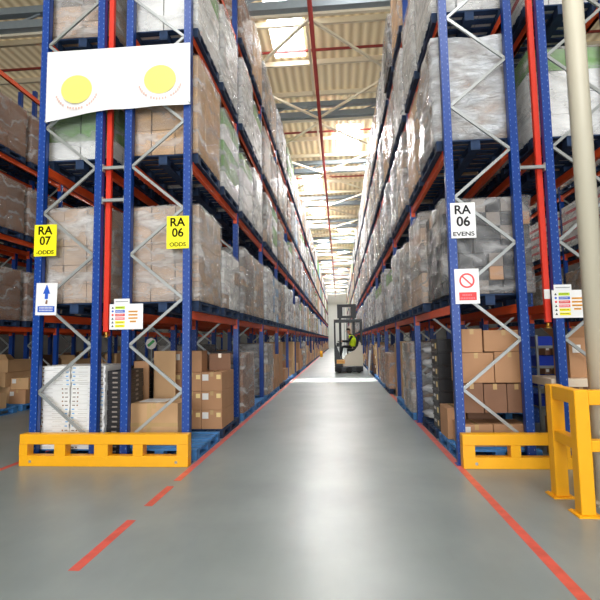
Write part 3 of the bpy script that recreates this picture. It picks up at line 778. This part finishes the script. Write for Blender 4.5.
stxt(o, 'RA', .13, .16, 'ink', .2); stxt(o, '07', -.01, .16, 'ink', .155); stxt(o, '-ODDS', -.165, .075, 'yink', .25)
o = sign('row_sign', 'yellow sign reading RA 06 ODDS on the left aisle post', -2.215, -1.918, 2.74, 3.17, 'signyellow')
stxt(o, 'RA', .13, .16, 'ink', .2); stxt(o, '06', -.01, .16, 'ink', .155); stxt(o, 'ODDS', -.165, .075, 'yink', .22)
o = sign('row_sign', 'white sign reading RA 06 EVENS on the right aisle post', 1.41, 1.71, 2.755, 3.2, 'signwhite')
stxt(o, 'RA', .13, .16, 'ink', .2); stxt(o, '06', -.02, .17, 'ink', .165); stxt(o, 'EVENS', -.175, .075, 'ink', .26)
# prohibition sign
o = sign('prohibition_sign', 'white sign with red barred circle on the right aisle post', 1.425, 1.715, 1.94, 2.37, 'signwhite')
bm = bmesh.new()
n = 40
for i in range(n):
    a0, a1 = 2 * math.pi * i / n, 2 * math.pi * (i + 1) / n
    vs = [bm.verts.new((r * math.cos(a), -.0055, .07 + r * math.sin(a))) for a, r in ((a0, .072), (a1, .072), (a1, .093), (a0, .093))]
    bm.faces.new(vs)
bar(bm, (-.058, -.0045, .128), (.058, -.0045, .012), .018, .0015)
part('barred_circle', mesh('barred_circle', bm, 'signred'), o)
sbar(o, 'red_banner', -.1, .11, -.175, -.075, 'signred')
for z, a, b_ in ((-.11, -.06, .06), (-.15, -.085, .095)):
    bm = bmesh.new(); x = a
    while x < b_ - .01: bx(bm, x, x + .012, -.0062, -.0046, z - .01, z + .012); x += .02
    part('banner_marks', mesh('banner_marks', bm, 'signpink'), o)
# arrow sign
o = sign('arrow_sign', 'white sign with blue upward arrow on the far left post', -3.98, -3.69, 1.91, 2.335, 'signwhite', .02)
bm = bmesh.new(); prism(bm, [(-.022, .0), (.022, .0), (.022, .07), (.05, .07), (.004, .19), (-.004, .19), (-.05, .07), (-.022, .07)], -.0045, -.0032)
part('arrow', mesh('arrow', bm, 'signblue'), o)
bm = bmesh.new(); prism(bm, [(-.015, -.06), (.015, -.07), (.02, -.02), (.0, -.01)], -.0045, -.0032); part('small_mark', mesh('small_mark', bm, 'kraft3'), o)
sbar(o, 'blue_banner', -.115, .12, -.175, -.095, 'signblue')
for z in (-.118, -.15):
    bm = bmesh.new(); x = -.09
    while x < .09: bx(bm, x, x + .012, -.0058, -.0046, z - .009, z + .009); x += .019
    part('banner_marks', mesh('banner_marks', bm, 'label'), o)
# information boards
def info(label, x0, x1, z0, z1, hx0, hx1):
    o = sign('information_board', label, x0, x1, z0, z1, 'signwhite')
    w, h = x1 - x0, z1 - z0
    bm = bmesh.new(); c = (x0 + x1) / 2; bx(bm, hx0 - c, hx1 - c, -.003, .003, h / 2, h / 2 + .07); p = part('header_plate', mesh('header_plate', bm, 'signwhite'), o)
    bm = bmesh.new(); bx(bm, hx0 - c + .02, hx1 - c - .02, -.0045, -.0032, h / 2 + .028, h / 2 + .04); part('header_rule', mesh('header_rule', bm, 'galv'), p)
    cols = ['signgreen', 'signblue', 'signred', 'signpink', 'signyellow', 'signyellow']
    for i, cc in enumerate(cols):
        z = h / 2 - .045 - i * .048
        sbar(o, 'colour_strip', -w / 2 + .075, -w / 2 + .205, z - .019, z + .015, cc)
        bm = bmesh.new(); q = -w / 2 + .04
        if i in (1, 2): cyl(bm, (q, -.0045, z), (q, -.0032, z), .014, seg=12)
        else: prism(bm, [(q - .015, z - .014), (q + .015, z - .014), (q, z + .014)], -.0045, -.0032)
        part('symbol', mesh('symbol', bm, 'signblue' if i == 1 else ('signred' if i == 2 else 'ink')), o)
        bm = bmesh.new(); x = -w / 2 + .085
        while x < -w / 2 + .19: bx(bm, x, x + .009, -.0055, -.0046, z - .006, z + .004); x += .015
        part('strip_marks', mesh('strip_marks', bm, 'label' if i in (1, 2, 3) else 'ink'), o)
    for i in range(4):
        z = h / 2 - .1 - i * .043; e = .02 if i == 3 else 0
        sbar(o, 'note_strip', .03 + e, .155 - e, z - .012, z + .01, 'signorange')
        bm = bmesh.new(); x = .04 + e
        while x < .145 - e: bx(bm, x, x + .008, -.0055, -.0046, z - .004, z + .003); x += .014
        part('strip_marks', mesh('strip_marks', bm, 'ink'), o)
    return o
o = info('white safety board of coloured strips between the left racks', -2.967, -2.52, 1.705, 2.035, -2.91, -2.7)
o.location.y = YS - .006
o = info('white safety board of coloured strips on the right back rack post', 2.56, 2.95, 1.745, 2.08, 2.585, 2.79)
# banner
o = thing('banner', 'white banner with yellow round emblems hung across the left rack ends', 'banner', (0, 5.925, 0))
bm = bmesh.new()
NX, NZ = 24, 6; g = []
for i in range(NX + 1):
    t = i / NX; x = -3.94 + t * 2.02; zb = 4.55 + .15 * min(1, t * 2.2) ** .8 - .015 * math.sin(t * math.pi)
    g.append([(x, .012 * math.sin(t * 14) * (1 - j / NZ) - .012, zb + (5.56 - zb) * j / NZ) for j in range(NZ + 1)])
V = [[bm.verts.new(p) for p in r] for r in g]; V2 = [[bm.verts.new((p[0], p[1] + .003, p[2])) for p in r] for r in g]
for i in range(NX):
    for j in range(NZ):
        bm.faces.new((V[i][j], V[i + 1][j], V[i + 1][j + 1], V[i][j + 1])).smooth = True
        bm.faces.new((V2[i][j], V2[i][j + 1], V2[i + 1][j + 1], V2[i + 1][j])).smooth = True
part('sheet', mesh('sheet', bm, 'signwhite'), o)
for cx, cz in ((-3.5, 4.99), (-2.33, 5.06)):
    bm = bmesh.new(); n = 32
    a = [bm.verts.new((cx + .22 * math.cos(2 * math.pi * i / n), -.028, cz + .2 * math.sin(2 * math.pi * i / n))) for i in range(n)]
    b_ = [bm.verts.new((v.co.x, -.0255, v.co.z)) for v in a]
    bm.faces.new(a); bm.faces.new(b_[::-1])
    for i in range(n): bm.faces.new((a[i], a[(i + 1) % n], b_[(i + 1) % n], b_[i]))
    part('emblem', mesh('emblem', bm, mat('emblem yellow', s2l(240, 224, 120), .5)), o)
    bm = bmesh.new()
    for i in range(19):
        an = R(200 + i * 140 / 18)
        if i % 7 == 5: continue
        px, pz = cx + .3 * math.cos(an), cz + .27 * math.sin(an)
        bx(bm, px - .012, px + .012, -.028, -.026, pz - .016, pz + .016)
    tag(part('emblem_marks', mesh('emblem_marks', bm, mat('emblem pink', s2l(225, 190, 180), .5)), o), kind='stuff')
for x, z in ((-3.94, 4.56), (-1.93, 4.72)):
    bm = bmesh.new(); cyl(bm, (x, -.03, z), (x, .036, z), .008, seg=8); part('eyelet_tie', mesh('eyelet_tie', bm, 'galv'), o)

# small round green sign far behind, far yellow post, leaning white board
o = thing('hanging_sign', 'small white and green octagonal sign seen through the left rack', 'sign', (-4.9, 12.0, 1.5))
bm = bmesh.new(); cyl(bm, (0, -.01, 0), (0, .01, 0), .15, seg=8); part('board', mesh('board', bm, 'label'), o)
bm = bmesh.new(); bar(bm, (-.08, -.013, -.06), (.08, -.013, .08), .07, .004); part('green_mark', mesh('green_mark', bm, mat('sign green', s2l(60, 170, 90), .5)), o)
bm = bmesh.new(); cyl(bm, (0, 0, .45), (0, 0, 0.0), .012, seg=8); 
bm.free()
bm = bmesh.new(); bx(bm, -.008, .008, .011, .02, -1.5, .1); part('stake', mesh('stake', bm, 'galv'), o)
o = thing('bollard', 'short yellow bollard far down the aisle by the left rack', 'bollard', (-1.66, 42.5, 0))
bm = bmesh.new(); cyl(bm, (0, 0, 0), (0, 0, .5), .13); part('shaft', mesh('shaft', bm, 'yellow'), o)
bm = bmesh.new(); cyl(bm, (0, 0, .5), (0, 0, .55), .13, .06); part('cap', mesh('cap', bm, 'yellow'), o)
bm = bmesh.new(); bx(bm, -.02, .02, -.35, .35, 0, 1.05)
tag(obj('white_board', mesh('white_board', bm, 'signwhite', .004), None, (1.19, 20.4, .004), (0, R(5), 0)), 'white board leaning against the right rack behind the truck', 'board')

# ------------------------------------------------------------------ reach truck
T = thing('reach_truck', 'cream and charcoal reach truck parked across the right of the aisle', 'forklift', (.4, 22.5, 0))
def tp(name, fn, m, bev=0, parent=None):
    bm = bmesh.new(); fn(bm); return part(name, mesh(name, bm, m, bev), parent or T)
tp('chassis', lambda b: (bx(b, -.65, .65, -.55, .55, .06, .3), bx(b, -.65, -.3, -.55, .55, .3, .42)), 'truckdark', .02)
tp('body', lambda b: prism(b, [(-.28, .3), (.65, .3), (.66, 1.25), (.52, 1.42), (.44, 1.2), (.3, 1.02), (.05, .9), (-.2, .7)], -.5, .5), 'cream', .02)
tp('side_panel', lambda b: prism(b, [(-.64, .42), (-.3, .42), (-.42, .9), (-.58, 1.3), (-.64, 1.35)], -.5, .5), 'truckdark', .01)
tp('step_panel', lambda b: bx(b, -.56, -.18, -.53, -.5, .42, .6), 'signorange', .01)
for x in (-.45, .0, .45):
    tp('wheel', lambda b: cyl(b, (x, -.57, .13), (x, -.4, .13), .13 if x else .15, seg=24), 'rubber')
for x, y in ((-.62, -.5), (.62, -.5), (-.62, .5), (.62, .5)):
    tp('guard_post', lambda b: bx(b, x - .035, x + .035, y - .035, y + .035, .42 if x < 0 else 1.25, 2.34), 'truckdark')
def roof(b):
    bx(b, -.65, .65, -.53, -.45, 2.34, 2.46); bx(b, -.65, .65, .45, .53, 2.34, 2.46)
    for k in range(6): bx(b, -.65 + k * .248, -.59 + k * .248, -.45, .45, 2.36, 2.44)
tp('overhead_guard', roof, 'truckdark', .005)
for x in (-.36, .3):
    tp('mast_channel', lambda b: (bx(b, x - .06, x + .06, .58, .72, .1, 2.56), bx(b, x - .13, x + .13, .58, .72, 2.56, 3.24), bx(b, x - .05, x + .05, .54, .58, .1, 2.9)), 'truckdark')
tp('mast_crossbar', lambda b: (bx(b, -.36, .3, .6, .7, 3.1, 3.24), bx(b, -.36, .3, .6, .7, 2.56, 2.68), bx(b, -.36, .3, .6, .7, 1.4, 1.5), bx(b, -.36, .3, .6, .7, .3, .45)), 'truckdark')
tp('lift_cylinder', lambda b: cyl(b, (-.03, .65, .3), (-.03, .65, 2.6), .04), 'galv')
tp('chain', lambda b: (bx(b, .08, .11, .63, .66, .4, 3.1), bx(b, -.17, -.14, .63, .66, .4, 3.1)), 'galv')
for x in (-.3, .24):
    tp('fork', lambda b: (bx(b, x - .05, x + .05, .74, .79, .1, .6), bx(b, x - .05, x + .05, .79, 1.9, .1, .15)), 'truckdark')
tp('fork_carriage', lambda b: (bx(b, -.42, .36, .72, .75, .2, .28), bx(b, -.42, .36, .72, .75, .5, .58)), 'truckdark')
tp('seat', lambda b: (bx(b, -.05, .38, -.28, .28, .98, 1.1), prism(b, [(.3, 1.1), (.42, 1.1), (.55, 1.75), (.45, 1.75)], -.25, .25)), 'rubber', .02)
tp('control_console', lambda b: bx(b, -.55, -.4, -.35, .3, 1.2, 1.38), 'truckdark', .02)
tp('steering_wheel', lambda b: cyl(b, (-.4, -.1, 1.38), (-.38, -.1, 1.42), .12, seg=24), 'rubber')

# driver: one skinned body, seated facing left
def skin_body(name, verts, edges, radii, m, parent, root=0, sub=2):
    me = bpy.data.meshes.new(name); me.from_pydata(verts, edges, []); me.materials.append(M[m])
    o = bpy.data.objects.new(name, me); COL.objects.link(o)
    sk = o.modifiers.new('skin', 'SKIN')
    for i, r in enumerate(radii):
        r = r if isinstance(r, tuple) else (r, r)
        me.skin_vertices[0].data[i].radius = r; me.skin_vertices[0].data[i].use_root = (i == root)
    sk.use_smooth_shade = True
    s = o.modifiers.new('sub', 'SUBSURF'); s.levels = sub; s.render_levels = sub
    dg = bpy.context.evaluated_depsgraph_get(); dg.update()
    nm = bpy.data.meshes.new_from_object(o.evaluated_get(dg)); bpy.data.objects.remove(o)
    for p in nm.polygons: p.use_smooth = True
    return part(name, nm, parent)
P = thing('person', 'person in dark clothes and hi-vis vest seated at the truck controls, facing left', 'person', (.4, 22.5, 0))
Vv = [(.18, 0, 1.22), (.22, 0, 1.4), (.2, 0, 1.58), (.13, 0, 1.72), (.09, 0, 1.79), (.03, 0, 1.88), (-.0, 0, 1.95),       # pelvis, belly, chest, neck base, neck, head low, head
      (.16, -.19, 1.66), (.02, -.24, 1.42), (-.24, -.18, 1.44), (-.33, -.15, 1.45),                                       # near arm
      (.16, .19, 1.66), (.02, .24, 1.42), (-.22, .18, 1.44), (-.32, .14, 1.46),                                           # far arm
      (.12, -.1, 1.18), (-.27, -.13, 1.2), (-.36, -.13, .78), (-.46, -.13, .72),                                          # near leg
      (.12, .1, 1.18), (-.27, .13, 1.2), (-.36, .13, .78), (-.46, .13, .72)]
Ee = [(0, 1), (1, 2), (2, 3), (3, 4), (4, 5), (5, 6), (2, 7), (7, 8), (8, 9), (9, 10), (2, 11), (11, 12), (12, 13), (13, 14), (0, 15), (15, 16), (16, 17), (17, 18), (0, 19), (19, 20), (20, 21), (21, 22)]
rr = [(.13, .16), .13, (.14, .15), .07, .05, (.08, .07), (.085, .075), .06, .048, .04, .03, .06, .048, .04, .03, .085, .065, .05, .04, .085, .065, .05, .04]
body = skin_body('body', Vv, Ee, rr, 'cloth', P)
# skin tone on head and hands of the same continuous body
bd = body.data; bd.materials.append(M['skin'])
for p in bd.polygons:
    c = p.center
    if c.z > 1.785 or (c.x < -.27 and c.z > 1.38): p.material_index = 1
bm = bmesh.new(); bmesh.ops.create_uvsphere(bm, u_segments=20, v_segments=12, radius=.1)
bmesh.ops.delete(bm, geom=[v for v in bm.verts if v.co.z < -.02 and v.co.x < .03], context='VERTS')
for f in bm.faces: f.smooth = True
part('hair', mesh('hair', bm, 'hair'), P, (.02, 0, 1.97))
vest = bmesh.new(); n = 20; rings = []
for z, rx, ry, cx in ((1.2, .165, .19, .2), (1.32, .165, .185, .215), (1.46, .17, .185, .21), (1.58, .165, .2, .195), (1.68, .13, .17, .16), (1.73, .08, .09, .13)):
    rings.append([vest.verts.new((cx + rx * math.cos(2 * math.pi * i / n), ry * math.sin(2 * math.pi * i / n), z)) for i in range(n)])
for a, b_ in zip(rings, rings[1:]):
    for i in range(n): vest.faces.new((a[i], a[(i + 1) % n], b_[(i + 1) % n], b_[i])).smooth = True
me = mesh('hi_vis_vest', vest, 'hivis'); v = part('hi_vis_vest', me, P)
sol = v.modifiers.new('s', 'SOLIDIFY'); sol.thickness = .012
bm = bmesh.new()
for y in (-.03, .03): bmesh.ops.create_icosphere(bm, subdivisions=1, radius=.011, matrix=Matrix.Translation((-.083, y, 1.95)))
part('eyes', mesh('eyes', bm, 'ink'), P)
bm = bmesh.new(); cyl(bm, (-.08, 0, 1.94), (-.115, 0, 1.915), .012, .02, 8); part('nose', mesh('nose', bm, 'skin'), P)
bm = bmesh.new(); bx(bm, -.09, -.075, -.022, .022, 1.872, 1.88); part('mouth', mesh('mouth', bm, 'pink'), P)

# ------------------------------------------------------------------ light
def area(name, loc, rot, sx, sy, e, col=(1, 1, 1)):
    l = bpy.data.lights.new(name, 'AREA'); l.shape = 'RECTANGLE'; l.size = sx; l.size_y = sy; l.energy = e; l.color = col
    o = bpy.data.objects.new(name, l); COL.objects.link(o); o.location = loc; o.rotation_euler = rot; return o
area('loading_bay_daylight', (0, YB + .3, 3.2), (R(90), 0, 0), 9.5, 5.6, 950, (.96, .98, 1.))  # added front fill behind the camera, set in the wall opening
sp = area('sunlit_rooflight', (-.25, 18.2, ZR - .05), (0, 0, 0), 2.6, 1.0, 95, (1, .99, .95)); sp.data.spread = R(9)
w = bpy.data.worlds.new('sky'); S.world = w; w.use_nodes = True
w.node_tree.nodes['Background'].inputs[0].default_value = (.93, .96, 1., 1); w.node_tree.nodes['Background'].inputs[1].default_value = .8

# ------------------------------------------------------------------ camera
yaw, pitch, roll = .082, .087, -.016
f = Vector((-math.sin(yaw) * math.cos(pitch), math.cos(yaw) * math.cos(pitch), math.sin(pitch)))
r = Vector((math.cos(yaw), math.sin(yaw), 0)); u = r.cross(f)
r2 = r * math.cos(roll) + u * math.sin(roll); u2 = -r * math.sin(roll) + u * math.cos(roll)
cam = bpy.data.cameras.new('camera'); co = bpy.data.objects.new('camera', cam); COL.objects.link(co)
mt = Matrix((r2, u2, -f)).transposed().to_4x4(); mt.translation = (0, 0, 1.53); co.matrix_world = mt
cam.sensor_width = 36; cam.lens = 472 / 600 * 36; cam.shift_y = -1 / 600; cam.clip_end = 200
S.camera = co
S.view_settings.view_transform = 'Standard'; S.view_settings.look = 'None'; S.view_settings.exposure = .9; S.view_settings.gamma = 1
